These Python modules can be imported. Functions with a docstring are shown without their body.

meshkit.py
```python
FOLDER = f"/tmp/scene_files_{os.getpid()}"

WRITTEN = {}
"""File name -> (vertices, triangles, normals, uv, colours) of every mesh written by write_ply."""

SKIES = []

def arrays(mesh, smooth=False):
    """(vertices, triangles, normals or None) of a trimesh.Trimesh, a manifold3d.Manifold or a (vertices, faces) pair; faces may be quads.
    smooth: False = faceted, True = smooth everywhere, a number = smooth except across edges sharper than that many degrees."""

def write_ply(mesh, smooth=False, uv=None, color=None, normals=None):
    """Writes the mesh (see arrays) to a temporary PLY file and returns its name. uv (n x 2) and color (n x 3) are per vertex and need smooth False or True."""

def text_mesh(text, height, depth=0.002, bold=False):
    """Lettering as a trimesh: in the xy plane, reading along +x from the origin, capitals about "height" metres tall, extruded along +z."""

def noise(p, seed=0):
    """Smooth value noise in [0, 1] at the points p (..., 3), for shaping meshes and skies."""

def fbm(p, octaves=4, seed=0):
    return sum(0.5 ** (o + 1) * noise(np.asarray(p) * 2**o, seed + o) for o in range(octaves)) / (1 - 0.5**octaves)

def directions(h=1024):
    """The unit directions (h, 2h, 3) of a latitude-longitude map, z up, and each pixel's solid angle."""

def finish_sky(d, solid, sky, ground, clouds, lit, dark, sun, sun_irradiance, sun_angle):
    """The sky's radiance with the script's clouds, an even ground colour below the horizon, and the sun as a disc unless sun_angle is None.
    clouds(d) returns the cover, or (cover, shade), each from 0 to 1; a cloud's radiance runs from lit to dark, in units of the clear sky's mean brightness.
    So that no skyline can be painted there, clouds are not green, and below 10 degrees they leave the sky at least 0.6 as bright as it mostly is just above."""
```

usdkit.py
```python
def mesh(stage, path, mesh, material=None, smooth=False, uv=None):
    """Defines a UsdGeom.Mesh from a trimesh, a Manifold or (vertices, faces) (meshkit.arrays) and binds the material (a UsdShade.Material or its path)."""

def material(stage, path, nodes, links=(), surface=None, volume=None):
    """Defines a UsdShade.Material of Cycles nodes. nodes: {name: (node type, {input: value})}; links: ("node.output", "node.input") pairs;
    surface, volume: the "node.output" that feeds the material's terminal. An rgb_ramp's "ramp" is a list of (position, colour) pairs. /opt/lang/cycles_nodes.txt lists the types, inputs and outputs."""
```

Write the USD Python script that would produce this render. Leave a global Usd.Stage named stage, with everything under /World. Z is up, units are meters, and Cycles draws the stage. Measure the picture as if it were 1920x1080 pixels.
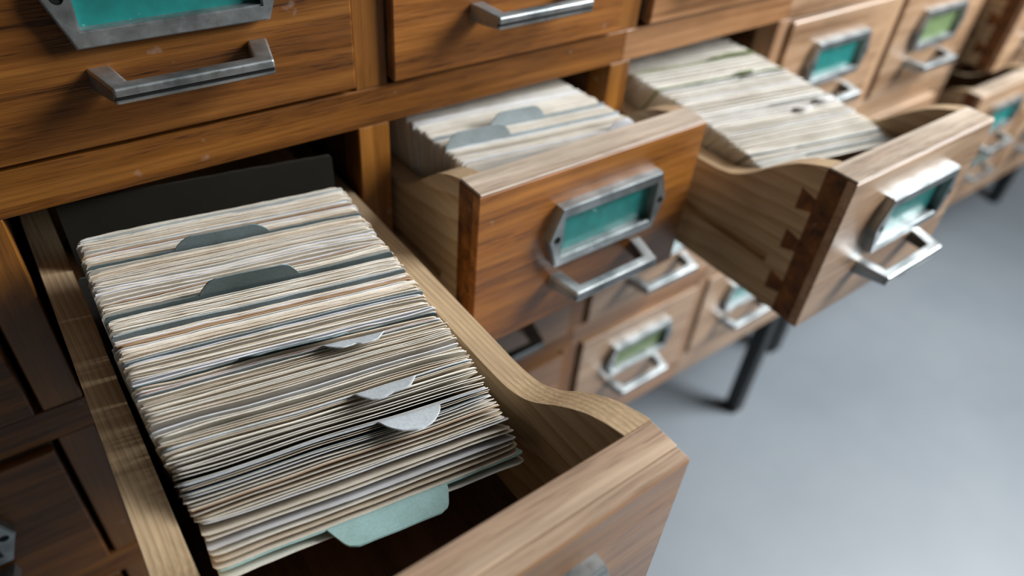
import math, random
import numpy as np, trimesh, manifold3d as m3
import usdkit, meshkit
from pxr import Usd, UsdGeom, UsdLux, UsdShade, Gf, Sdf, Vt

stage = Usd.Stage.CreateInMemory()
UsdGeom.SetStageUpAxis(stage, 'Z'); UsdGeom.SetStageMetersPerUnit(stage, 1.0)
world = UsdGeom.Xform.Define(stage, '/World'); stage.SetDefaultPrim(world.GetPrim())
UsdGeom.Scope.Define(stage, '/World/Looks')

# ------------------------------------------------------------------ camera, light, exposure
cam = UsdGeom.Camera.Define(stage, '/World/camera')
R_ = np.array([[0.8039561918854472, -0.590136852861907, 0.07343661500432802],
               [-0.32874525700493884, -0.5439310082098896, -0.7720528571960145],
               [0.495561295427525, 0.5965547361324163, -0.6313012933710083]])
C_ = (-0.17421421559860437, -0.3306395896571503, 0.1986216882433278)
FPX, CY = 1352.2514190610448, 504.4969181462408
cam.AddTransformOp().Set(Gf.Matrix4d(*R_[0], 0, *(-R_[1]), 0, *(-R_[2]), 0, *C_, 1))
cam.CreateHorizontalApertureAttr(36.0)
cam.CreateVerticalApertureAttr(20.25)
cam.CreateFocalLengthAttr(FPX * 36 / 1920)
cam.CreateVerticalApertureOffsetAttr((CY - 540) * 36 / 1920)
cam.CreateClippingRangeAttr(Gf.Vec2f(0.02, 100))
cam.CreateFocusDistanceAttr(0.302)
cam.CreateFStopAttr(4.7)
cam.CreateExposureAttr(0.0)

# daylight from the big window on the right, in front of the cabinets
win = UsdLux.RectLight.Define(stage, '/World/window_light')
win.CreateWidthAttr(0.65); win.CreateHeightAttr(0.70)
win.CreateIntensityAttr(36.0); win.CreateColorAttr(Gf.Vec3f(0.96, 0.98, 1.0))
def aim(prim, pos, target):
    p, t = np.array(pos, float), np.array(target, float)
    z = p - t; z /= np.linalg.norm(z); x = np.cross([0, 0, 1.0], z); x /= np.linalg.norm(x); y = np.cross(z, x)
    prim.AddTransformOp().Set(Gf.Matrix4d(*x, 0, *y, 0, *z, 0, *p, 1))
aim(win, (1.25, -0.62, 0.72), (0.20, -0.08, 0.0))
# added overhead fill, an unseen panel that brightens the cards and tops
top = UsdLux.RectLight.Define(stage, '/World/ceiling_panel_light')
top.CreateWidthAttr(2.2); top.CreateHeightAttr(1.8); top.CreateIntensityAttr(0.55); top.CreateColorAttr(Gf.Vec3f(1.0, 0.99, 0.97))
top.AddTransformOp().Set(Gf.Matrix4d(1, 0, 0, 0, 0, 1, 0, 0, 0, 0, 1, 0, 1.2, -0.4, 1.9, 1))
# soft light bounced about the rest of the room
dome = UsdLux.DomeLight.Define(stage, '/World/room_light')
dome.CreateIntensityAttr(0.012); dome.CreateColorAttr(Gf.Vec3f(1.0, 0.97, 0.92))

# ------------------------------------------------------------------ helpers
used = {}
def path_of(name, parent=None):
    base = parent.GetPath().pathString if parent is not None else '/World'
    key = (base, name); n = used.get(key, 0); used[key] = n + 1
    return f'{base}/{name}' if n == 0 else f'{base}/{name}_{n:03d}'
def tag(prim, label=None, cat=None, group=None, kind=None):
    p = prim.GetPrim() if hasattr(prim, 'GetPrim') else prim
    for k, v in (('label', label), ('category', cat), ('group', group), ('kind', kind)):
        if v: p.SetCustomDataByKey(k, v)
    return p
def obj(name, mesh, mat, parent=None, smooth=False):
    return usdkit.mesh(stage, path_of(name, parent), mesh, mat, smooth=smooth).GetPrim()
def xf(name, loc=(0, 0, 0), parent=None):
    x = UsdGeom.Xform.Define(stage, path_of(name, parent)); x.AddTranslateOp().Set(Gf.Vec3d(*map(float, loc)))
    return x.GetPrim()

def rbox(lo, hi, b=0.0008):
    """A box with chamfered edges."""
    lo, hi = np.array(lo, float), np.array(hi, float); b = min(b, *(0.45 * (hi - lo)))
    P = []
    for sx in (0, 1):
        for sy in (0, 1):
            for sz in (0, 1):
                c = np.where([sx, sy, sz], hi, lo); s = np.where([sx, sy, sz], -1, 1) * b
                for a in range(3):
                    d = s.copy(); d[a] = 0; P.append(c + d)
    return m3.Manifold.hull_points(np.array(P))
def ball_hull(pts, r, n=12):
    parts = [m3.Manifold.sphere(r, n).translate(tuple(p)) for p in pts]
    return m3.Manifold.batch_hull(parts)
def prism_yz(poly, x0, x1):
    """Extrudes a (y, z) polygon from x0 to x1."""
    a = np.array(poly, float)
    if np.sum(a[:, 0] * np.roll(a[:, 1], -1) - a[:, 1] * np.roll(a[:, 0], -1)) < 0: a = a[::-1]
    m = m3.CrossSection([a]).extrude(x1 - x0)              # (y, z, x)
    return m.transform(np.array([[0, 0, 1, x0], [1, 0, 0, 0], [0, 1, 0, 0]], float))
def prism_xz(poly, y0, y1, holes=()):
    """Extrudes an (x, z) polygon from y0 (front) to y1."""
    a = [np.array(poly, float)] + [np.array(h, float) for h in holes]
    cs = m3.CrossSection([a[0]] if signed(a[0]) > 0 else [a[0][::-1]])
    for h in a[1:]:
        cs = cs - m3.CrossSection([h] if signed(h) > 0 else [h[::-1]])
    m = cs.extrude(y1 - y0)                                # (x, z, -y)
    return m.transform(np.array([[1, 0, 0, 0], [0, 0, -1, y1], [0, 1, 0, 0]], float))
def signed(a):
    return np.sum(a[:, 0] * np.roll(a[:, 1], -1) - a[:, 1] * np.roll(a[:, 0], -1))

# ------------------------------------------------------------------ materials
def srgb(r, g, b):
    return tuple(((c / 255) / 12.92 if c / 255 <= 0.04045 else ((c / 255 + 0.055) / 1.055) ** 2.4) for c in (r, g, b))
def wood(name, axis, dark, mid, light, rough=0.42, spec=0.5, scale=1.0, pore=0.55, bump=0.25, worn=0.0, coat=0.0):
    """Planed wood with its grain along the axis (0 x, 1 y, 2 z)."""
    def stretch(a, b):
        v = [b, b, b]; v[axis] = a; return tuple(x * scale for x in v)
    n = {
        'tc': ('texture_coordinate', {}), 'oi': ('object_info', {}),
        'rv': ('vector_math', {'math_type': 'scale', 'vector1': (3.7, 5.3, 4.1)}),
        'add': ('vector_math', {'math_type': 'add'}),
        'wmap': ('mapping', {'scale': stretch(1.2, 20)}),
        'warp': ('noise_texture', {'scale': 1.0, 'detail': 2.0}),
        'wsub': ('vector_math', {'math_type': 'subtract', 'vector2': (0.5, 0.5, 0.5)}),
        'wsc': ('vector_math', {'math_type': 'scale', 'scale': 0.03}),
        'add2': ('vector_math', {'math_type': 'add'}),
        'm1': ('mapping', {'scale': stretch(3, 95)}),
        'n1': ('noise_texture', {'scale': 1.0, 'detail': 4.0, 'roughness': 0.55, 'distortion': 0.4}),
        'm2': ('mapping', {'scale': stretch(45, 1150)}),
        'n2': ('noise_texture', {'scale': 1.0, 'detail': 2.0, 'roughness': 0.6}),
        'm4': ('mapping', {'scale': stretch(14, 420)}),
        'n4': ('noise_texture', {'scale': 1.0, 'detail': 3.0, 'roughness': 0.6}),
        'n3': ('noise_texture', {'scale': 11.0, 'detail': 3.0}),
        'ramp': ('rgb_ramp', {'ramp': [(0.28, dark), (0.5, mid), (0.72, light)]}),
        'pr': ('map_range', {'from_min': 0.53, 'from_max': 0.64, 'to_min': 0.0, 'to_max': pore, 'clamp': True}),
        'pmask': ('map_range', {'from_min': 0.40, 'from_max': 0.62, 'to_min': 1.0, 'to_max': 0.15, 'clamp': True}),
        'pm': ('math', {'math_type': 'multiply'}),
        'mixp': ('mix', {'mix_type': 'multiply', 'color2': (0.28, 0.20, 0.15)}),
        'fr': ('map_range', {'from_min': 0.3, 'from_max': 0.7, 'to_min': 0.80, 'to_max': 1.2, 'clamp': True}),
        'br': ('map_range', {'from_min': 0.3, 'from_max': 0.7, 'to_min': 0.82, 'to_max': 1.18, 'clamp': True}),
        'bb': ('math', {'math_type': 'multiply'}),
        'hsv': ('hsv', {'saturation': 1.0}),
        'n5': ('noise_texture', {'scale': 95.0, 'detail': 2.0, 'roughness': 0.5}),
        'wr': ('map_range', {'from_min': 0.71, 'from_max': 0.78, 'to_min': 0.0, 'to_max': worn, 'clamp': True}),
        'mixw': ('mix', {'mix_type': 'mix', 'color2': tuple(min(0.8, c * 0.5 + 0.30) for c in light)}),
        'rr': ('map_range', {'from_min': 0.3, 'from_max': 0.7, 'to_min': rough - 0.07, 'to_max': rough + 0.1}),
        'bmp': ('bump', {'strength': bump, 'distance': 0.0006}),
        'p': ('principled_bsdf', {'specular_ior_level': spec, 'coat_weight': coat, 'coat_roughness': 0.3}),
    }
    L = [('oi.random', 'rv.scale'), ('tc.object', 'add.vector1'), ('rv.vector', 'add.vector2'),
         ('add.vector', 'wmap.vector'), ('wmap.vector', 'warp.vector'), ('warp.color', 'wsub.vector1'), ('wsub.vector', 'wsc.vector1'),
         ('add.vector', 'add2.vector1'), ('wsc.vector', 'add2.vector2'),
         ('add2.vector', 'm1.vector'), ('m1.vector', 'n1.vector'), ('add2.vector', 'm2.vector'), ('m2.vector', 'n2.vector'),
         ('add2.vector', 'm4.vector'), ('m4.vector', 'n4.vector'), ('add.vector', 'n3.vector'), ('add.vector', 'n5.vector'),
         ('n1.fac', 'ramp.fac'), ('n2.fac', 'pr.value'), ('n1.fac', 'pmask.value'), ('pr.result', 'pm.value1'), ('pmask.result', 'pm.value2'),
         ('pm.value', 'mixp.fac'), ('ramp.color', 'mixp.color1'),
         ('n4.fac', 'fr.value'), ('n3.fac', 'br.value'), ('fr.result', 'bb.value1'), ('br.result', 'bb.value2'), ('bb.value', 'hsv.value'), ('mixp.color', 'hsv.color'),
         ('n5.fac', 'wr.value'), ('wr.result', 'mixw.fac'), ('hsv.color', 'mixw.color1'), ('mixw.color', 'p.base_color'),
         ('n4.fac', 'rr.value'), ('rr.result', 'p.roughness'), ('n2.fac', 'bmp.height'), ('bmp.normal', 'p.normal')]
    return usdkit.material(stage, '/World/Looks/' + name, n, L, surface='p.BSDF')

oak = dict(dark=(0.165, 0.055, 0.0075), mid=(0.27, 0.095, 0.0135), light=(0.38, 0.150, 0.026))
oak_x = wood('oak_grain_along_x', 0, rough=0.40, worn=0.22, spec=0.45, coat=0.25, pore=0.8, bump=0.35, **oak)
oak_z = wood('oak_grain_along_z', 2, rough=0.36, pore=0.35, worn=0.35, dark=(0.15, 0.054, 0.008), mid=(0.235, 0.088, 0.013), light=(0.31, 0.125, 0.021))
core_x = wood('pale_core_grain_along_x', 0, dark=(0.27, 0.165, 0.10), mid=(0.40, 0.275, 0.18), light=(0.51, 0.385, 0.27), rough=0.45, worn=0.5)
core_pale = wood('bare_worn_edge', 0, dark=(0.29, 0.21, 0.145), mid=(0.40, 0.325, 0.25), light=(0.48, 0.41, 0.33), rough=0.5, worn=0.5)
def pine():
    n = {'tc': ('texture_coordinate', {}), 'oi': ('object_info', {}), 'rv': ('vector_math', {'math_type': 'scale', 'vector1': (3.7, 5.3, 4.1)}), 'add': ('vector_math', {'math_type': 'add'}),
         'wm': ('mapping', {'scale': (14, 5, 14)}), 'wn': ('noise_texture', {'scale': 1.0, 'detail': 2.0}), 'ws': ('vector_math', {'math_type': 'subtract', 'vector2': (0.5, 0.5, 0.5)}), 'wk': ('vector_math', {'math_type': 'scale', 'scale': 0.009}), 'a2': ('vector_math', {'math_type': 'add'}),
         'dot': ('vector_math', {'math_type': 'dot_product', 'vector2': (1.0, 0.035, 0.24)}), 'cx': ('combine_xyz', {}),
         'wv': ('wave_texture', {'wave_type': 'bands', 'bands_direction': 'x', 'profile': 'saw', 'scale': 125.0, 'distortion': 0.0, 'detail': 0.0}),
         'ramp': ('rgb_ramp', {'ramp': [(0.0, (0.49, 0.36, 0.215)), (0.55, (0.45, 0.315, 0.175)), (0.86, (0.385, 0.255, 0.13)), (0.95, (0.365, 0.235, 0.115)), (1.0, (0.48, 0.35, 0.205))]}),
         'fm': ('mapping', {'scale': (700, 18, 700)}), 'fn': ('noise_texture', {'scale': 1.0, 'detail': 3.0, 'roughness': 0.6}), 'fr': ('map_range', {'from_min': 0.3, 'from_max': 0.7, 'to_min': 0.84, 'to_max': 1.16}),
         'bn': ('noise_texture', {'scale': 20.0, 'detail': 3.0}), 'br': ('map_range', {'from_min': 0.3, 'from_max': 0.7, 'to_min': 0.86, 'to_max': 1.12}), 'mm': ('math', {'math_type': 'multiply'}), 'hsv': ('hsv', {'saturation': 0.95}),
         'bmp': ('bump', {'strength': 0.25, 'distance': 0.0005}), 'p': ('principled_bsdf', {'roughness': 0.5, 'specular_ior_level': 0.4})}
    L = [('oi.random', 'rv.scale'), ('tc.object', 'add.vector1'), ('rv.vector', 'add.vector2'), ('add.vector', 'wm.vector'), ('wm.vector', 'wn.vector'), ('wn.color', 'ws.vector1'), ('ws.vector', 'wk.vector1'), ('add.vector', 'a2.vector1'), ('wk.vector', 'a2.vector2'),
         ('a2.vector', 'dot.vector1'), ('dot.value', 'cx.x'), ('cx.vector', 'wv.vector'), ('wv.fac', 'ramp.fac'), ('add.vector', 'fm.vector'), ('fm.vector', 'fn.vector'), ('fn.fac', 'fr.value'), ('add.vector', 'bn.vector'), ('bn.fac', 'br.value'),
         ('fr.result', 'mm.value1'), ('br.result', 'mm.value2'), ('mm.value', 'hsv.value'), ('ramp.color', 'hsv.color'), ('hsv.color', 'p.base_color'), ('fn.fac', 'bmp.height'), ('bmp.normal', 'p.normal')]
    return usdkit.material(stage, '/World/Looks/pine_with_growth_lines', n, L, surface='p.BSDF')
pine_y = pine()
oak_dark = wood('oak_dark_stain_and_shade', 0, rough=0.44, worn=0.3, spec=0.35, coat=0.08, pore=0.95, bump=0.5, dark=(0.050, 0.016, 0.0022), mid=(0.165, 0.056, 0.0075), light=(0.26, 0.100, 0.017))  # dark-stained cores; on the left fronts, weaker light put into the colour
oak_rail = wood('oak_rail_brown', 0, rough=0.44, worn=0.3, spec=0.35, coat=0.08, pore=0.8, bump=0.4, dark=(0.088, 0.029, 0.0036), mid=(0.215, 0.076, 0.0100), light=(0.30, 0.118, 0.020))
oak_pale_z = wood('oak_haze_toned_grain_along_z', 2, rough=0.40, worn=0.2, pore=0.3, dark=(0.24, 0.125, 0.06), mid=(0.34, 0.20, 0.11), light=(0.42, 0.27, 0.16))  # uprights at the right, paled in colour for the haze there
oak_mid = wood('oak_part_haze_toned', 0, rough=0.40, worn=0.2, spec=0.5, coat=0.3, pore=0.6, dark=(0.17, 0.068, 0.020), mid=(0.31, 0.145, 0.055), light=(0.41, 0.215, 0.095))  # half step: part of the sheen mixed into the wood colour
oak_pale = wood('oak_haze_toned', 0, rough=0.40, worn=0.2, spec=0.5, coat=0.4, pore=0.5, dark=(0.25, 0.135, 0.065), mid=(0.38, 0.235, 0.135), light=(0.46, 0.31, 0.195))  # sheen and haze of the right side put into a paler wood colour
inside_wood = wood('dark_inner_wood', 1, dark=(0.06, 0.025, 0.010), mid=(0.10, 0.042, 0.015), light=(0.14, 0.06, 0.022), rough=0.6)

def metal_mat():
    return usdkit.material(stage, '/World/Looks/aged_pewter', {
        'tc': ('texture_coordinate', {}),
        'n1': ('noise_texture', {'scale': 160.0, 'detail': 4.0, 'roughness': 0.65}),
        'n2': ('noise_texture', {'scale': 45.0, 'detail': 3.0}),
        'ramp': ('rgb_ramp', {'ramp': [(0.3, (0.19, 0.21, 0.215)), (0.5, (0.36, 0.385, 0.39)), (0.7, (0.48, 0.50, 0.505))]}),
        'rr': ('map_range', {'from_min': 0.3, 'from_max': 0.7, 'to_min': 0.30, 'to_max': 0.5}),
        'bmp': ('bump', {'strength': 0.12, 'distance': 0.0004}),
        'p': ('principled_bsdf', {'metallic': 0.88}),
    }, [('tc.object', 'n1.vector'), ('tc.object', 'n2.vector'), ('n2.fac', 'ramp.fac'), ('ramp.color', 'p.base_color'), ('n1.fac', 'rr.value'), ('rr.result', 'p.roughness'), ('n1.fac', 'bmp.height'), ('bmp.normal', 'p.normal')], surface='p.BSDF')
pewter = metal_mat()
def plain(name, col, rough=0.5, metallic=0.0, var=0.25, scale=60.0, spec=0.5, coat=0.0, spots=None):
    n = {'tc': ('texture_coordinate', {}), 'n1': ('noise_texture', {'scale': scale, 'detail': 4.0, 'roughness': 0.6}),
         'ramp': ('rgb_ramp', {'ramp': [(0.25, tuple(c * (1 - var) for c in col)), (0.75, tuple(min(1, c * (1 + var)) for c in col))]}),
         'p': ('principled_bsdf', {'roughness': rough, 'metallic': metallic, 'specular_ior_level': spec, 'coat_weight': coat, 'coat_roughness': 0.12})}
    L = [('tc.object', 'n1.vector'), ('n1.fac', 'ramp.fac')]
    if spots:
        n |= {'n2': ('noise_texture', {'scale': 210.0, 'detail': 3.0}), 'sr': ('map_range', {'from_min': 0.68, 'from_max': 0.75, 'to_min': 0.0, 'to_max': 0.6, 'clamp': True}), 'mx': ('mix', {'color2': spots})}
        L += [('tc.object', 'n2.vector'), ('n2.fac', 'sr.value'), ('sr.result', 'mx.fac'), ('ramp.color', 'mx.color1'), ('mx.color', 'p.base_color')]
    else:
        L += [('ramp.color', 'p.base_color')]
    return usdkit.material(stage, '/World/Looks/' + name, n, L, surface='p.BSDF')
teal_card = plain('teal_label', (0.004, 0.175, 0.160), rough=0.5, coat=0.25, scale=90, spots=(0.25, 0.5, 0.47))
green_card = plain('green_label', (0.13, 0.195, 0.075), rough=0.6, coat=0.08, scale=90)
screw_mat = plain('black_screw', (0.012, 0.012, 0.013), rough=0.5, metallic=0.4)
leg_mat = plain('black_painted_steel', (0.012, 0.014, 0.015), rough=0.45)
def floor_mat():
    return usdkit.material(stage, '/World/Looks/grey_screed', {
        'g': ('geometry', {}),
        'n1': ('noise_texture', {'scale': 1.6, 'detail': 5.0, 'roughness': 0.6}), 'n2': ('noise_texture', {'scale': 60.0, 'detail': 3.0}),
        'ramp': ('rgb_ramp', {'ramp': [(0.3, (0.215, 0.247, 0.275)), (0.7, (0.29, 0.32, 0.345))]}),
        'rr': ('map_range', {'from_min': 0.3, 'from_max': 0.7, 'to_min': 0.33, 'to_max': 0.45}),
        'bmp': ('bump', {'strength': 0.05, 'distance': 0.002}), 'p': ('principled_bsdf', {'specular_ior_level': 0.5}),
    }, [('g.position', 'n1.vector'), ('g.position', 'n2.vector'), ('n1.fac', 'ramp.fac'), ('ramp.color', 'p.base_color'), ('n1.fac', 'rr.value'), ('rr.result', 'p.roughness'), ('n2.fac', 'bmp.height'), ('bmp.normal', 'p.normal')], surface='p.BSDF')
wall_mat = plain('white_plaster', (0.74, 0.74, 0.73), rough=0.8, var=0.06, scale=8)
def paper(name, col, rough=0.75, var=0.10, fleck=0.0):
    return usdkit.material(stage, '/World/Looks/' + name, {
        'tc': ('texture_coordinate', {}), 'oi': ('object_info', {}),
        'n1': ('noise_texture', {'scale': 55.0, 'detail': 4.0, 'roughness': 0.6}), 'n2': ('noise_texture', {'scale': 900.0, 'detail': 2.0}),
        'ramp': ('rgb_ramp', {'ramp': [(0.25, tuple(c * (1 - 1.6 * var) * k for c, k in zip(col, (1, 0.97, 0.92)))), (0.6, col), (0.8, tuple(min(0.92, c * (1 + var)) for c in col))]}),
        'or': ('map_range', {'from_min': 0.0, 'from_max': 1.0, 'to_min': 0.86, 'to_max': 1.08}),
        'fr': ('map_range', {'from_min': 0.3, 'from_max': 0.7, 'to_min': 1 - fleck, 'to_max': 1 + fleck, 'clamp': True}),
        'mm': ('math', {'math_type': 'multiply'}), 'hsv': ('hsv', {}),
        'p': ('principled_bsdf', {'roughness': rough, 'specular_ior_level': 0.25}),
    }, [('tc.object', 'n1.vector'), ('tc.object', 'n2.vector'), ('n1.fac', 'ramp.fac'), ('oi.random', 'or.value'), ('n2.fac', 'fr.value'), ('or.result', 'mm.value1'), ('fr.result', 'mm.value2'), ('mm.value', 'hsv.value'), ('ramp.color', 'hsv.color'), ('hsv.color', 'p.base_color')], surface='p.BSDF')
P_cream = [paper('cream_paper_a', (0.80, 0.73, 0.62), fleck=0.06), paper('cream_paper_b', (0.84, 0.80, 0.71), fleck=0.06), paper('cream_paper_c', (0.73, 0.63, 0.50), fleck=0.06)]
P_white = paper('white_paper', (0.76, 0.77, 0.80)); P_tan = paper('tan_paper', (0.47, 0.31, 0.19)); P_orange = paper('orange_paper', (0.52, 0.25, 0.12))
P_grey = paper('grey_blue_board', (0.36, 0.42, 0.44), fleck=0.10); P_slate = paper('slate_board', (0.17, 0.225, 0.235), fleck=0.10); P_teal = paper('pale_teal_board', (0.36, 0.56, 0.55), fleck=0.07)
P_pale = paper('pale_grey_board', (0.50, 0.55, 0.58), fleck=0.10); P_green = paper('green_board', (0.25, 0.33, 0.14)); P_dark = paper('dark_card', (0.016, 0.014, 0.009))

# ------------------------------------------------------------------ dimensions (fitted to the photograph)
H_, RAIL = 0.1169, 0.0223
PITCH = H_ + RAIL
ROW_TOP = [PITCH, 0.0, -PITCH, -2 * PITCH]              # top of each row's openings
Z_BOTTOM = ROW_TOP[3] - H_ - 0.0345
Z_FLOOR = -0.7045
G, T_FACE, T_FRONT, T_SIDE = 0.003, 0.0062, 0.0195, 0.0134

# ------------------------------------------------------------------ setting
fl = obj('floor', trimesh.creation.box(bounds=[(-3, -4, Z_FLOOR - 0.05), (6, 0.55, Z_FLOOR)]), floor_mat()); tag(fl, 'smooth pale blue-grey floor lit from the right', kind='structure')
wb = obj('wall_back', trimesh.creation.box(bounds=[(-3, 0.55, Z_FLOOR - 0.05), (6, 0.65, 1.9)]), wall_mat); tag(wb, 'plain white wall behind the card cabinets', kind='structure')

# ------------------------------------------------------------------ drawers
SIDE_PROFILE = [(0.0, -0.003), (0.0195, -0.0031), (0.0250, -0.0048), (0.0300, -0.0066), (0.0380, -0.0103), (0.0466, -0.0161), (0.0553, -0.0228), (0.0620, -0.0288), (0.0680, -0.0334), (0.0749, -0.0376), (0.0825, -0.0403), (0.0923, -0.0418), (0.1034, -0.0422)]
D_LEN = 0.40
def spline(P, n=4):
    P = np.array(P); t = np.arange(len(P)); from_ = np.linspace(0, len(P) - 1, (len(P) - 1) * n + 1)
    from scipy.interpolate import PchipInterpolator
    return np.stack([PchipInterpolator(t, P[:, 0])(from_), PchipInterpolator(t, P[:, 1])(from_)], 1)
TAILS = [(-0.030, 0.0075), (-0.060, 0.0075), (-0.093, 0.0075)]
def side_mesh(x0, x1, zb):
    top = spline(SIDE_PROFILE[1:])
    poly = [(T_FRONT, zb)] + [(y, z) for y, z in top] + [(D_LEN, -0.0422), (D_LEN, zb)]
    m = prism_yz(poly, x0, x1)
    xg = (x0, x0 + 0.004) if x0 < 0 else (x1 - 0.004, x1)   # the groove of the runner on the outer face
    m = m - prism_yz([(0.036, -0.084), (D_LEN + 0.01, -0.084), (D_LEN + 0.01, -0.0765), (0.036, -0.0765)], xg[0] - (0.001 if x0 < 0 else 0), xg[1] + (0 if x0 < 0 else 0.001))
    return m
def pin_meshes(x0, x1):
    """Dovetail pins of the front that run back into the side wall, seen on its outer face."""
    o = (x0, x0 + 0.006) if x0 < 0 else (x1 - 0.006, x1)
    return [prism_yz([(T_FRONT, zc - hh * 0.62), (T_FRONT + 0.0105, zc - hh), (T_FRONT + 0.0105, zc + hh), (T_FRONT, zc + hh * 0.62)], *o) for zc, hh in TAILS]
def handle_mesh():
    P = []
    def blk(a, b, r=0.0013):  # a, b: four (x, y, half height) ends
        pts = []
        for x, y, h in (*a, *b):
            pts += [(x, y, h - r), (x, y, -h + r)]
        return ball_hull(pts, r, 12)
    h0, h1 = 0.0050, 0.0036
    r = 0.0013
    lf = blk([(-0.0385 + r, -0.0004, h0), (-0.0292 - r, -0.0004, h0)], [(-0.0338 + r, -0.0215 + r, h1), (-0.0262 - r, -0.0160 + r, h1)])
    rf = blk([(0.0385 - r, -0.0004, h0), (0.0292 + r, -0.0004, h0)], [(0.0338 - r, -0.0215 + r, h1), (0.0262 + r, -0.0160 + r, h1)])
    bar = blk([(-0.0338 + r, -0.0215 + r, h1), (-0.0300, -0.0158, h1)], [(0.0338 - r, -0.0215 + r, h1), (0.0300, -0.0158, h1)])
    m = lf + rf + bar
    m = m - m3.Manifold.cube((0.0800, 0.0034, 0.0017), True).translate((0, -0.0215, -0.0008))
    m = m.trim_by_plane((0, -1, 0), 0.0)                   # flat against the wood
    return m
def holder_mesh():
    w, v, h = 0.0398, 0.0472, 0.0208
    out = [(-w, -h), (w, -h), (v, 0.0), (w, h), (-w, h), (-v, 0.0)]
    o2 = [(x * 0.985, z * 0.965) for x, z in out]
    wi, hi = 0.0366, 0.0136
    hole = [(-wi, -hi), (wi, -hi), (wi, hi), (-wi, hi)]
    hole2 = [(-wi - 0.0007, -hi - 0.0007), (wi + 0.0007, -hi - 0.0007), (wi + 0.0007, hi + 0.0007), (-wi - 0.0007, hi + 0.0007)]
    m = prism_xz(out, -0.0054, 0.0, [hole]) + prism_xz(o2, -0.0062, -0.0053, [hole2])
    for s in (-1, 1):
        m = m - m3.Manifold.cylinder(0.004, 0.0025, 0.0025, 20).rotate((90, 0, 0)).translate((s * 0.0416, -0.0046, 0))
    return m
HANDLE, HOLDER = handle_mesh(), holder_mesh()
SCREW = m3.Manifold.cylinder(0.0012, 0.00245, 0.0020, 20).rotate((90, 0, 0)).translate((0, -0.0045, 0)) - m3.Manifold.cube((0.0054, 0.0008, 0.0007), True).rotate((0, 35, 0)).translate((0, -0.0057, 0))
rng = random.Random(11)

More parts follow.
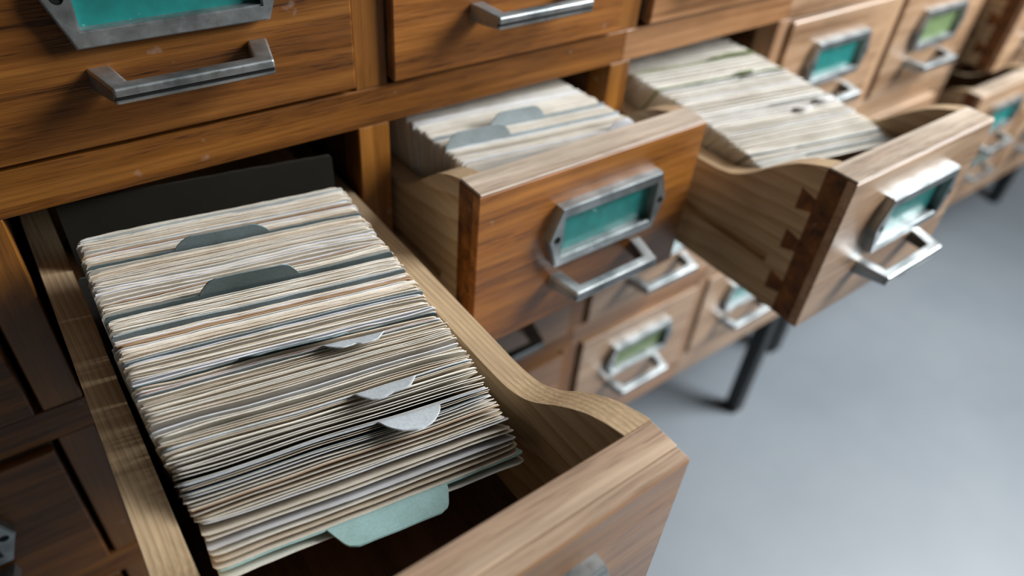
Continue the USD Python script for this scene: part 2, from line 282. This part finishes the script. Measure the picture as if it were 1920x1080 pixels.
def drawer(parent, x0, x1, ztop, yf, color='teal', opened=False, label=None, cx=None, front=None, split_lip=False, pinned=True):
    """A card drawer: x0..x1 is its front, yf the front face, ztop the top of its opening."""
    x0, x1 = x0, x1; xc = (x0 + x1) / 2
    d = xf('drawer', (xc, yf, ztop), parent)
    if label: tag(d, label)
    a, b = x0 - xc, x1 - xc
    zb, zt = -H_ + G, -G
    lip = 0.0016 if opened else 0.0
    face = rbox((a, 0, zb), (b, T_FACE, zt - lip), 0.0009 if not opened else 0.0003)
    obj('front_panel', face, front or oak_x, d)
    core = rbox((a + 0.0004, T_FACE, zb + 0.0003), (b - 0.0004, T_FRONT, zt - 0.0002 - lip), 0.0003)
    if opened:
        sides = [side_mesh(a + 0.0003, a + T_SIDE, zb + 0.001), side_mesh(b - T_SIDE, b - 0.0003, zb + 0.001)]
        pins = [pin_meshes(a + 0.0003, a + T_SIDE), pin_meshes(b - T_SIDE, b - 0.0003)] if pinned else []
        for n, ps in enumerate(pins):
            for q in ps: sides[n] = sides[n] - q
        obj('front_core', core, oak_dark, d)
        for ps in pins:
            for q in ps: obj('dovetail_pin', q, oak_dark, d)
        if split_lip:
            obj('top_lipping', rbox((a + 0.0006, 0.0002, zt - lip), (b - 0.0006, T_FACE - 0.0002, zt), 0.0007), core_x, d)
            obj('top_lipping', rbox((a + 0.0002, T_FACE, zt - lip - 0.0002), (b - 0.0002, T_FRONT, zt - 0.0002), 0.0005), core_x, d)
        else:
            obj('top_lipping', rbox((a + 0.0003, 0.0002, zt - lip), (b - 0.0003, T_FRONT, zt), 0.0009), core_pale, d)
        for s in sides: obj('side_wall', s, pine_y, d, smooth=25)
        obj('back_wall', rbox((a + T_SIDE, D_LEN - 0.012, zb + 0.006), (b - T_SIDE, D_LEN, -0.044), 0.0006), pine_y, d)
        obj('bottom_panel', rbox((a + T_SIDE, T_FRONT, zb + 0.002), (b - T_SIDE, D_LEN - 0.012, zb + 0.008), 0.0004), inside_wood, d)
    else:
        obj('front_core', core, core_x, d)
    px = (cx if cx is not None else xc + 0.002) - xc
    def placed(m, z): return m.translate((px, 0, z))
    obj('label_holder', placed(HOLDER, -0.0470), pewter, d)
    obj('label_card', m3.Manifold.cube((0.0748, 0.0006, 0.0288), True).translate((px, -0.0006, -0.0470)), teal_card if color == 'teal' else green_card, d)
    for s in (-1, 1):
        obj('screw', SCREW.translate((px + s * 0.0416, 0, -0.0470)), screw_mat, d)
    obj('handle', placed(HANDLE, -0.0832), pewter, d, smooth=35)
    obj('handle_inlay', m3.Manifold.cube((0.0664, 0.0010, 0.00165), True).translate((px, -0.0205, -0.0832 - 0.0008)), screw_mat, d)   # added black strip for the shadow in the grip's groove
    return d

# ------------------------------------------------------------------ cabinets
def cabinet(name, label, stiles, y0, x_ends, tones):
    """stiles: (left, right) pairs of the uprights; the openings lie between them."""
    c = xf(name, (0, 0, 0)); tag(c, label, 'cabinet')
    xa, xb = x_ends
    ztop = ROW_TOP[0]
    rails = [(ztop, ztop + 0.03)] + [(z, z + RAIL) for z in ROW_TOP[1:]] + [(Z_BOTTOM, ROW_TOP[3] - H_)]
    mids = [(l + r) / 2 for l, r in stiles[1:-1]]
    runs = []                                              # rail split over the uprights so its painted tone can pale with the haze
    for n, (l, r) in enumerate(zip([xa] + mids, mids + [xb])):
        if runs and runs[-1][2] is tones[n]: runs[-1][1] = r
        else: runs.append([l, r, tones[n]])
    for z0, z1 in rails:
        for l, r, tone in runs:
            obj('rail', rbox((l, y0, z0), (r, y0 + 0.02, z1), 0.0004), tone, c)
    for n, (l, r) in enumerate(stiles):
        for z in ROW_TOP:
            obj('stile', rbox((l, y0 + 0.0003, z - H_), (r, y0 + 0.02, z), 0.0006), oak_z if tones[min(n, len(tones) - 1)] is not oak_pale else oak_pale_z, c)
    for (l, r) in stiles[1:-1]:
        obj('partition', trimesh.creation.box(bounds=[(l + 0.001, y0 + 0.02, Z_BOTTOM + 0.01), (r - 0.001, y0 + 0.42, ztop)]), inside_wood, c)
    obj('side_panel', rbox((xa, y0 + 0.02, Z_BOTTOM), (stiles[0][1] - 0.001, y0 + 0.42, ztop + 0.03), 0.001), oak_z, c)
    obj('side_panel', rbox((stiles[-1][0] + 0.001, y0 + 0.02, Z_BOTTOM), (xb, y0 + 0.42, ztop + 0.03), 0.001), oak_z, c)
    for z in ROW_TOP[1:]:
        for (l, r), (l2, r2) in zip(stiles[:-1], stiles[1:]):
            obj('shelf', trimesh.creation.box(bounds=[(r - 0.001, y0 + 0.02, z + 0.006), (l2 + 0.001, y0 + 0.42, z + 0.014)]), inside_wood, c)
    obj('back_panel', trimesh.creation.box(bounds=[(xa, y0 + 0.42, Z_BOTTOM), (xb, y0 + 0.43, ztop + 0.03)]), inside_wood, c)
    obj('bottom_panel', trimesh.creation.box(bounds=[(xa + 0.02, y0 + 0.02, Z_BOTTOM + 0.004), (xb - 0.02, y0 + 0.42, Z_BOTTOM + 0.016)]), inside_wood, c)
    obj('top_panel', rbox((xa + 0.0005, y0 - 0.006, ztop + 0.03), (xb - 0.0005, y0 + 0.434, ztop + 0.05), 0.002), oak_x, c)
    return c

def tube_leg(parent, x, y, zt, w=0.023):
    obj('leg', rbox((x - w / 2, y, Z_FLOOR), (x + w / 2, y + w, zt), 0.0025), leg_mat, parent)

# column openings of the first cabinet: Z A B C D E
OPEN1 = [(-0.380, -0.209), (-0.190, -0.0190), (0.0, 0.171), (0.190, 0.358), (0.3735, 0.541), (0.557, 0.722)]
ST1 = [(-0.402, -0.380)] + [(a[1], b[0]) for a, b in zip(OPEN1[:-1], OPEN1[1:])] + [(0.722, 0.745)]
cab1 = cabinet('card_cabinet', 'long oak card catalogue cabinet in the foreground with three pulled-out drawers', ST1, 0.0, (-0.402, 0.745), [oak_rail, oak_rail, oak_rail, oak_mid, oak_pale, oak_pale])  # rail tones step from brown to pale, light painted into the wood
for lx, ly in ((0.636, 0.03), (0.636, 0.36), (-0.30, 0.03), (-0.30, 0.36)):
    tube_leg(cab1, lx, ly, Z_BOTTOM)
obj('leg_frame', rbox((-0.30, 0.03 + 0.002, Z_BOTTOM - 0.018), (0.636, 0.05, Z_BOTTOM), 0.001) + rbox((-0.30, 0.362, Z_BOTTOM - 0.018), (0.636, 0.38, Z_BOTTOM), 0.001), leg_mat, cab1)

YA, YB, YC = -0.2543, -0.0853, -0.1797
XA = (-0.1859, -0.0231); XB = (0.0043, 0.1752); XC = (0.1941, 0.3555)
jit = random.Random(5)
LABEL_COLOR = {('E', 1): 'green', ('C', 3): 'green', ('D', 3): 'teal', ('B', 3): 'green', ('E', 3): 'green'}
for ci, (k, (a, b)) in enumerate(zip('ZABCDE', OPEN1)):
    for row in range(4):
        col = LABEL_COLOR.get((k, row), 'teal')
        if row == 1 and k in 'ABC':
            x0, x1, yf, lab, hx = {'A': (*XA, YA, 'nearest open drawer, pulled out farthest and packed with cream cards', -0.1025),
                                  'B': (*XB, YB, 'open drawer pulled out a short way beside the nearest one', 0.0975),
                                  'C': (*XC, YC, 'open drawer pulled out on the right showing its dovetailed side', 0.2800)}[k]
            drawer(cab1, x0, x1, 0.0, yf, col, True, lab, hx, oak_pale if k == 'C' else oak_mid if k == 'A' else oak_x, k == 'A', k != 'B')
            continue
        x0, x1, yf = a + 0.0022, b - 0.0022, -0.0025 - jit.random() * 0.002
        if (k, row) == ('A', 0): x0, x1, yf = a + 0.003, b - 0.0010, -0.003
        if (k, row) == ('B', 0): x0, x1, yf = a + 0.0013, b - 0.0025, -0.005
        if (k, row) == ('C', 0): x0, x1, yf = a + 0.0060, b - 0.001, -0.005
        if k == 'Z': x0, x1 = a + 0.002, b - 0.0035
        if row >= 2 and k in 'BC': x0 = a + 0.004
        if k == 'D': x0, x1 = a + 0.0012, b - 0.0035
        drawer(cab1, x0, x1, ROW_TOP[row], yf, col, False, None, (a + b) / 2 + (0.002 if k != 'D' else -0.001), oak_pale if k in 'DE' or (k == 'C' and row > 1) else oak_mid if k == 'C' or (k == 'B' and row > 1) else oak_dark if k in 'ZA' else oak_x)

# second cabinet beyond the right end of the first: F G H I J
OPEN2 = [(0.7600, 0.9310), (0.9700, 1.1400), (1.160, 1.330), (1.350, 1.520), (1.540, 1.710)]
ST2 = [(0.747, 0.760)] + [(a[1], b[0]) for a, b in zip(OPEN2[:-1], OPEN2[1:])] + [(1.710, 1.735)]
cab2 = cabinet('card_cabinet', 'second oak card catalogue cabinet standing beyond the right end of the first', ST2, 0.018, (0.747, 1.735), [oak_pale] * 5)
for lx, ly in ((0.806, 0.085), (0.806, 0.38), (1.712, 0.11), (1.712, 0.38)):
    tube_leg(cab2, lx, ly, Z_BOTTOM, 0.026)
for ci, (k, (a, b)) in enumerate(zip('FGHIJ', OPEN2)):
    for row in range(4):
        if k == 'F' and row in (1, 2):
            drawer(cab2, a + 0.004, b - 0.004, ROW_TOP[row], -0.0350 if row == 1 else -0.0400, 'teal', True,
                   'slightly open drawer of the second cabinet, ' + ('upper of two' if row == 1 else 'lower of two'), (a + b) / 2 + 0.004, oak_pale)
            continue
        drawer(cab2, a + 0.002, b - 0.0022, ROW_TOP[row], 0.018 - 0.003, 'teal', False, None, (a + b) / 2 + 0.004, oak_pale)

# ------------------------------------------------------------------ index cards
W_CARD, H_CARD, Z_CARD = 0.1228, 0.0935, -H_ + G + 0.0090
def ease(u, pts):
    x, y = zip(*pts); return float(np.interp(u, x, y))
def frame(xc, yc, h, theta, yaw):
    """A card of height h leaning theta towards the front whose top edge has its middle over (xc, yc)."""
    U = np.array([math.cos(yaw), -math.sin(yaw), 0.0])
    F = np.array([-math.sin(yaw), -math.cos(yaw), 0.0])                 # towards the drawer's front
    L = np.array([-math.sin(yaw * 0.35), -math.cos(yaw * 0.35), 0.0])    # they tip almost straight along the drawer
    V = math.cos(theta) * np.array([0, 0, 1.0]) + math.sin(theta) * L
    N = np.cross(V, U); N /= np.linalg.norm(N)                                                  # the face that looks to the front
    if N @ F < 0: N = -N
    B = np.array([xc, yc, 0.0]) - V * h; B[2] = Z_CARD
    return B, U, V, N
def sheet(us, vs, B, U, V, N, t, disp):
    """us, vs: (rows, cols) grids of card coordinates; both faces and the rim as one closed mesh."""
    nr, nc = us.shape
    mid = B + us[..., None] * U + vs[..., None] * V + disp[..., None] * N
    f = (mid + N * t / 2).reshape(-1, 3); b = (mid - N * t / 2).reshape(-1, 3)
    n = nr * nc
    i, j = np.meshgrid(np.arange(nr - 1), np.arange(nc - 1), indexing='ij')
    q = np.stack([i * nc + j, i * nc + j + 1, (i + 1) * nc + j + 1, (i + 1) * nc + j], -1).reshape(-1, 4)
    qb = q[:, ::-1] + n
    rim = np.concatenate([np.arange(nc - 1), np.arange(nr - 1) * nc + nc - 1, nr * nc - 1 - np.arange(nc - 1), (nr - 1 - np.arange(nr - 1)) * nc])
    rim = np.append(rim, 0)
    qr = np.stack([rim[:-1], rim[:-1] + n, rim[1:] + n, rim[1:]], -1)
    v = np.vstack([f, b]); q = np.vstack([q, qb, qr])
    tri = np.vstack([q[:, [0, 1, 2]], q[:, [0, 2, 3]]])
    if np.dot(np.cross(v[tri[0, 1]] - v[tri[0, 0]], v[tri[0, 2]] - v[tri[0, 0]]), N) < 0: tri = tri[:, ::-1]
    return v, tri
UG = np.concatenate([[-1, -0.985, -0.96], np.linspace(-0.92, 0.92, 27), [0.96, 0.985, 1]])
SG = np.array([0, 0.3, 0.6, 0.8, 0.92, 0.975, 1.0])
def grid_of(c):
    """Card coordinates of the sheet: a slightly ragged top edge with worn corners."""
    u = UG * c['w'] / 2; seed, corner, rag = c['seed'], c['corner'], c.get('rag', 0.00022)
    edge = (meshkit.noise(np.stack([u * 320 + seed * 7.1, 0 * u, 0 * u + seed], -1), seed) - 0.5) * 2 * rag + (meshkit.noise(np.stack([u * 60 + seed, 0 * u, 0 * u], -1), seed + 3) - 0.5) * rag
    dx = np.maximum(0, np.abs(u) - (c['w'] / 2 - corner)); drop = corner - np.sqrt(np.maximum(0, corner ** 2 - dx ** 2))
    top = c['h'] + edge - drop
    return np.repeat(u[None, :], len(SG), 0), SG[:, None] * top[None, :]
def build_stack(items, wave=0.0008, flare=0.0025, own_wave=0.0005):
    """Lays the sheets one before the other, from the back to the front, each bent a little and none through its neighbour."""
    prev = None
    for k, c in enumerate(items):
        h = c['h']
        for _ in range(3):
            c['h'] = h - c.get('slide', 0.0)
            lay(c, k, prev, h, wave, flare, own_wave)
        prev = c
def lay(c, k, prev, h, wave, flare, own_wave):
        us, vs = grid_of(c); idx = k + c.get('phase', 0)
        kk = (vs / H_CARD) ** 2
        big = meshkit.noise(np.stack([us * 26 + 3.3, 0 * us + idx * 0.11, 0 * us + 5.1], -1), 4) - 0.5
        fin = meshkit.noise(np.stack([us * 75, 0 * us + idx * 0.33, 0 * us + 1.1], -1), 9) - 0.5
        own = meshkit.noise(np.stack([us * 40, 0 * us + idx * 7.7, 0 * us + 9.1], -1), 13) - 0.5
        er = np.maximum(0, (np.abs(us) - 0.040) / 0.021) ** 2
        fl = (meshkit.noise(np.stack([np.sign(us) * 9.0 + 0 * us, 0 * us + idx * 0.35, 0 * us], -1), 21) - 0.45) * er * flare
        c['d'] = kk * (big * 2 * wave + fin * wave * 0.5 + own * own_wave + fl)
        B, U, V, N = c['frame'] = frame(c['x'], c['y'], h, c['lean'], c['yaw'])
        B = B + V * c.get('slide', 0.0); c['frame'] = (B, U, V, N)
        if prev is not None:
            pB, pU, pV, pN = prev['frame']
            g = ((B - pB) + us[..., None] * (U - pU) + vs[..., None] * (V - pV)) @ pN
            c['d'] = np.maximum(c['d'], prev['d'] - g + (c['t'] + prev['t']) * 0.5 + min(1.7e-4, 0.9 * c['t']))
        # a sheet pushed forward slides up along itself so that it stays on the drawer's bottom
        need = max(0.0, float(c['d'][0].max())) * math.sin(max(0.0, c['lean'])) + c['t'] / 2 * abs(math.sin(c['lean']))
        c['slide'] = need / math.cos(c['lean'])
        c['v'] = vs; c['mesh'] = sheet(us, vs, B, U, V, N, c['t'], c['d'])
def tab_mesh(c, a, b, ht, bend, t=0.0006, corner=0.004, taper=0.004, rag=0.0, seed=0, lift=0.0):
    """A tab a..b wide at its root, standing ht above the card's top edge and bent forward."""
    B, U, V, N = c['frame']
    nu, nv = 24, 10
    q = np.linspace(0, 1, nv)
    us, vs = np.zeros((nv, nu)), np.zeros((nv, nu))
    lin = np.linspace(0, 1, nu)
    for i, s in enumerate(q):
        inset = taper * (3 * s ** 2 - 2 * s ** 3)
        rr = max(0.0, (s * ht - (ht - corner)))
        inset += corner - math.sqrt(max(0.0, corner ** 2 - rr ** 2))
        us[i] = (a + inset) + lin * (b - a - 2 * inset); vs[i] = s * ht
    if rag:
        vs += q[:, None] ** 3 * rag * (meshkit.noise(np.stack([us * 420, 0 * us, 0 * us + seed], -1), seed) - 0.5) * 2
    ang = bend * np.clip((vs - 0.0013) / (ht * 0.3), 0, 1)
    step = np.diff(vs, axis=0, prepend=0)
    vv = np.cumsum(step * np.cos(ang), 0) + c['h'] - 0.0006; dd = np.cumsum(step * np.sin(ang), 0)
    root = np.interp(us[0], UG * c['w'] / 2, c['d'][-1])
    return sheet(us, vv, B, U, V, N, t, dd + root[None, :] + lift)
def add_card(name, m, mat, label, cat='index card', group=None):
    p = obj(name, m, mat, smooth=40); tag(p, label, cat, group); return p

# --- nearest drawer: single cards, with seven tabbed guide cards and two stray slips between them
cr = random.Random(3)
N_A = 152
YT0, YT1 = -0.0205, -0.1885
LEAN_A = [(-0.0205, 3), (-0.065, 8), (-0.105, 17), (-0.142, 28), (-0.165, 42), (-0.180, 51), (-0.1885, 56)]
YAW_A = [(-0.0205, 9.0), (-0.08, 10.5), (-0.12, 11.5), (-0.155, 10.0), (-0.1885, 9.2)]
XC_A = [(-0.0205, -0.1062), (-0.07, -0.1085), (-0.125, -0.1098), (-0.165, -0.1075), (-0.1885, -0.1058)]
def on_curve(y, pts): return ease(-y, [(-a, b) for a, b in pts])
GUIDES_A = [  # y of the top edge, tab from x to x, tab height, bend, material, label, corner, raggedness
    (-0.0466, -0.1325, -0.0913, 0.0062, -0.15, P_slate, 'slate guide card with a low wide tab, nearest the back of the front drawer', 0.0035, 0.0),
    (-0.0799, -0.1326, -0.0917, 0.0092, 0.05, P_slate, 'slate guide card with an upright wide tab, second from the back of the front drawer', 0.003, 0.0),
    (-0.1208, -0.1318, -0.0888, 0.0075, 0.50, P_slate, 'slate guide card with its tab seen edge-on near the middle of the front drawer', 0.003, 0.0004),
    (-0.1245, -0.1017, -0.0751, 0.0080, 0.82, P_pale, 'pale grey guide card with a torn thin tab in the middle of the front drawer', 0.003, 0.0012),
    (-0.1482, -0.0997, -0.0738, 0.0085, 0.82, P_pale, 'pale grey guide card with a ragged rounded tab behind the half-round one', 0.0045, 0.0009),
    (-0.1601, -0.0957, -0.0700, 0.0120, 0.80, P_pale, 'pale grey guide card with a half-round tab near the front of the front drawer', 0.008, 0.0),
    (-0.1858, -0.1285, -0.0808, 0.0125, 0.62, P_teal, 'pale teal guide card with a long rounded tab at the front of the stack', 0.004, 0.0),
]
gaps = []
for i in range(N_A):
    g = 0.55 + cr.random() * 0.6
    if cr.random() < 0.08: g += 0.5 + cr.random() * 0.8
    if i > N_A - 9: g += 0.6
    gaps.append(g)
xs = np.cumsum(gaps); xs = (xs - xs[0]) / (xs[-1] - xs[0])
tones_a = {'cream': 'cream', 'white': 'white', 'tan': 'brown', 'orange': 'orange-brown', 'slate': 'dark blue-grey'}
PLACES_A = ['behind the first slate tab of the front drawer', 'between the two slate tabs', 'between the second slate tab and the edge-on tab', 'just behind the torn thin grey tab',
            'between the torn and the ragged grey tabs', 'between the ragged and the half-round grey tabs', 'between the half-round grey tab and the teal tab', 'in front of the teal tab']
items = []
for i, u in enumerate(xs):
    r = cr.random()
    kind = 'cream' if r < 0.77 else 'white' if r < 0.90 else 'tan' if r < 0.955 else 'orange' if r < 0.98 else 'slate'
    last = i >= N_A - 4
    if last: kind = 'cream'
    items.append(dict(y=YT0 + (YT1 - YT0) * u, kind=kind, seed=100 + i, w=W_CARD, h=H_CARD - 0.0005 + cr.gauss(0, 0.0005), t=cr.choice((0.0004, 0.00048, 0.0006, 0.00075)) * ease(u, [(0, 1), (0.45, 0.95), (0.6, 0.70), (0.75, 0.50), (1, 0.48)]),
                      corner=0.005 if last else cr.choice((0.0015, 0.0025, 0.004)), dx=cr.gauss(0, 0.0006)))
for gi, g in enumerate(GUIDES_A):
    items.append(dict(y=g[0], kind='guide', gi=gi, seed=900 + gi, w=W_CARD, h=H_CARD + 0.0010, t=0.00045, corner=0.003, dx=0.0))
for si, (yt, dx, hh) in enumerate(((-0.043, -0.0045, 0.0865), (-0.0925, -0.0012, 0.0880))):
    items.append(dict(y=yt, kind='slip', si=si, seed=950 + si, w=W_CARD, h=hh, t=0.0003, corner=0.001, dx=dx, rag=0.0008))
items.sort(key=lambda c: -c['y'])
for c in items:
    c['x'] = on_curve(c['y'], XC_A) + c['dx']; c['yaw'] = math.radians(on_curve(c['y'], YAW_A)); c['lean'] = math.radians(on_curve(c['y'], LEAN_A))
build_stack(items)
for c in items:
    k = c['kind']
    if k == 'guide':
        yt, a, b, ht, bend, mat, lab, corner, rag = GUIDES_A[c['gi']]
        p = add_card('guide_card', c['mesh'], mat, lab, 'guide card')
        cs = math.cos(c['yaw'])
        obj('tab', tab_mesh(c, (a - c['x']) / cs, (b - c['x']) / cs, ht, bend, corner=corner, rag=rag, seed=c['gi']), mat, p, smooth=40)
    elif k == 'slip':
        add_card('paper_slip', c['mesh'], P_grey if c['si'] == 0 else P_white, ('grey paper slip sticking out on the left of the stack, towards the back', 'white paper slip with a torn edge sticking out on the left, mid-way')[c['si']], 'paper slip')
    else:
        mat = {'cream': P_cream[cr.choice((0, 1, 1, 2))], 'white': P_white, 'tan': P_tan, 'orange': P_orange, 'slate': P_grey}[k]
        where = PLACES_A[sum(g[0] > c['y'] for g in GUIDES_A)]
        add_card('index_card', c['mesh'], mat, f'{tones_a[k]} index card on edge {where}', group=f'{tones_a[k]} index cards {where}')
# backing board of the nearest drawer, its near-black colour holding the shade there
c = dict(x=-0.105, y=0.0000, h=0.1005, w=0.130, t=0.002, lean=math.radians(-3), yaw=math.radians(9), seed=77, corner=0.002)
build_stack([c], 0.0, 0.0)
bb = obj('backing_board', c['mesh'], P_dark); tag(bb, 'backing board coloured dark for the shade behind the cards of the front drawer', 'backing board')

# --- the two drawers beyond: some cards singly, the rest between them as one packed mass
rest = []
P_light = [paper('pale_paper_a', (0.72, 0.67, 0.58)), paper('pale_paper_b', (0.77, 0.74, 0.67)), paper('pale_paper_c', (0.64, 0.58, 0.49))]
def stack(words, xc, y0, y1, n, every, lean_pts, yaw_pts, w, guides, seed):
    rr = random.Random(seed); its = []
    for i in range(n):
        u = (i + rr.uniform(-0.3, 0.3)) / (n - 1); r = rr.random()
        its.append(dict(y=y0 + (y1 - y0) * u, kind='cream' if r < 0.86 else 'white' if r < 0.96 else 'tan', seed=seed * 1000 + i, w=w, h=H_CARD + rr.gauss(0, 0.0006), t=rr.choice((0.0003, 0.0004, 0.0005)),
                        corner=rr.choice((0.001, 0.002)), dx=rr.gauss(0, 0.0006), n=i))
    for gi, g in enumerate(guides):
        its.append(dict(y=g[0], kind='guide', gi=gi, seed=7000 + seed * 10 + gi, w=w, h=H_CARD + 0.0016, t=0.0005, corner=0.002, dx=0.0))
    its.sort(key=lambda c: -c['y'])
    for c in its:
        u = (c['y'] - y0) / (y1 - y0)
        c['x'] = xc + c['dx']; c['lean'] = math.radians(ease(u, lean_pts)); c['yaw'] = math.radians(ease(u, yaw_pts)); c['phase'] = seed * 50
    build_stack(its, 0.0006, 0.002, 0.0003)
    for c in its:
        k = c['kind']
        if k == 'guide':
            yt, a, b, ht, bend, mat, lab, corner = guides[c['gi']]
            p = add_card('guide_card', c['mesh'], mat, lab, 'guide card')
            obj('tab', tab_mesh(c, a - xc, b - xc, ht, bend, corner=corner, seed=c['gi']), mat, p, smooth=40)
        elif c['n'] % every == 0:
            mat = {'cream': rr.choice(P_light), 'white': P_white, 'tan': P_cream[2]}[k]
            add_card('index_card', c['mesh'], mat, {'cream': 'pale', 'white': 'white', 'tan': 'tan'}[k] + f' index card packed on edge in the {words}', group=f'{k} index cards in the {words}')
        else:
            rest.append(c['mesh'])
stack('second open drawer', 0.0825, 0.047, -0.0535, 98, 2, [(0, -14), (0.5, -8), (1, 4)], [(0, 5.0), (1, 7.5)], 0.1235, [
    (-0.0195, 0.0585, 0.0966, 0.0085, 0.0, P_grey, 'grey-blue guide card with the farther tab in the second open drawer', 0.004),
    (-0.0335, 0.0210, 0.0631, 0.0090, 0.0, P_grey, 'grey-blue guide card with the nearer tab in the second open drawer', 0.004),
    (-0.0505, 0.1200, 0.1410, 0.0055, 0.0, P_white, 'white guide card with a tab at the right front of the second open drawer', 0.003)], 2)
stack('third open drawer', 0.2710, 0.050, -0.1260, 150, 3, [(0, 24), (0.5, 29), (0.75, 34), (1, 42)], [(0, 7), (1, 11)], 0.1240, [
    (0.0055, 0.2797, 0.3274, 0.0050, 0.1, P_green, 'green guide card at the back of the third open drawer', 0.002),
    (-0.0210, 0.2790, 0.3010, 0.0060, 0.2, P_green, 'green guide card with a small tab in the third open drawer, second from the back', 0.003),
    (-0.0255, 0.2830, 0.2990, 0.0065, 0.4, P_white, 'white tabbed guide card in front of the small green tab in the third open drawer', 0.003),
    (-0.0660, 0.2690, 0.3210, 0.0020, 0.5, P_slate, 'slate guide card just behind the two white tabs of the third open drawer', 0.001),
    (-0.0690, 0.3085, 0.3285, 0.0085, 0.7, P_white, 'white guide card with the right of two tabs in the third open drawer', 0.004),
    (-0.0730, 0.2849, 0.3015, 0.0085, 0.7, P_white, 'white guide card with the left of two tabs in the third open drawer', 0.004),
    (-0.1120, 0.2480, 0.3280, 0.0020, 0.7, P_slate, 'slate guide card near the front of the third open drawer, the rear of two', 0.001),
    (-0.1200, 0.2480, 0.3280, 0.0020, 0.7, P_slate, 'slate guide card near the front of the third open drawer, the front of two', 0.001)], 3)
v = np.vstack([m[0] for m in rest]); off = np.cumsum([0] + [len(m[0]) for m in rest[:-1]])
f = np.vstack([m[1] + o for m, o in zip(rest, off)])
pk = obj('packed_index_cards', (v, f), P_light[1], smooth=40); tag(pk, 'mass of pale index cards packed between the others in the second and third open drawers', 'index cards', kind='stuff')
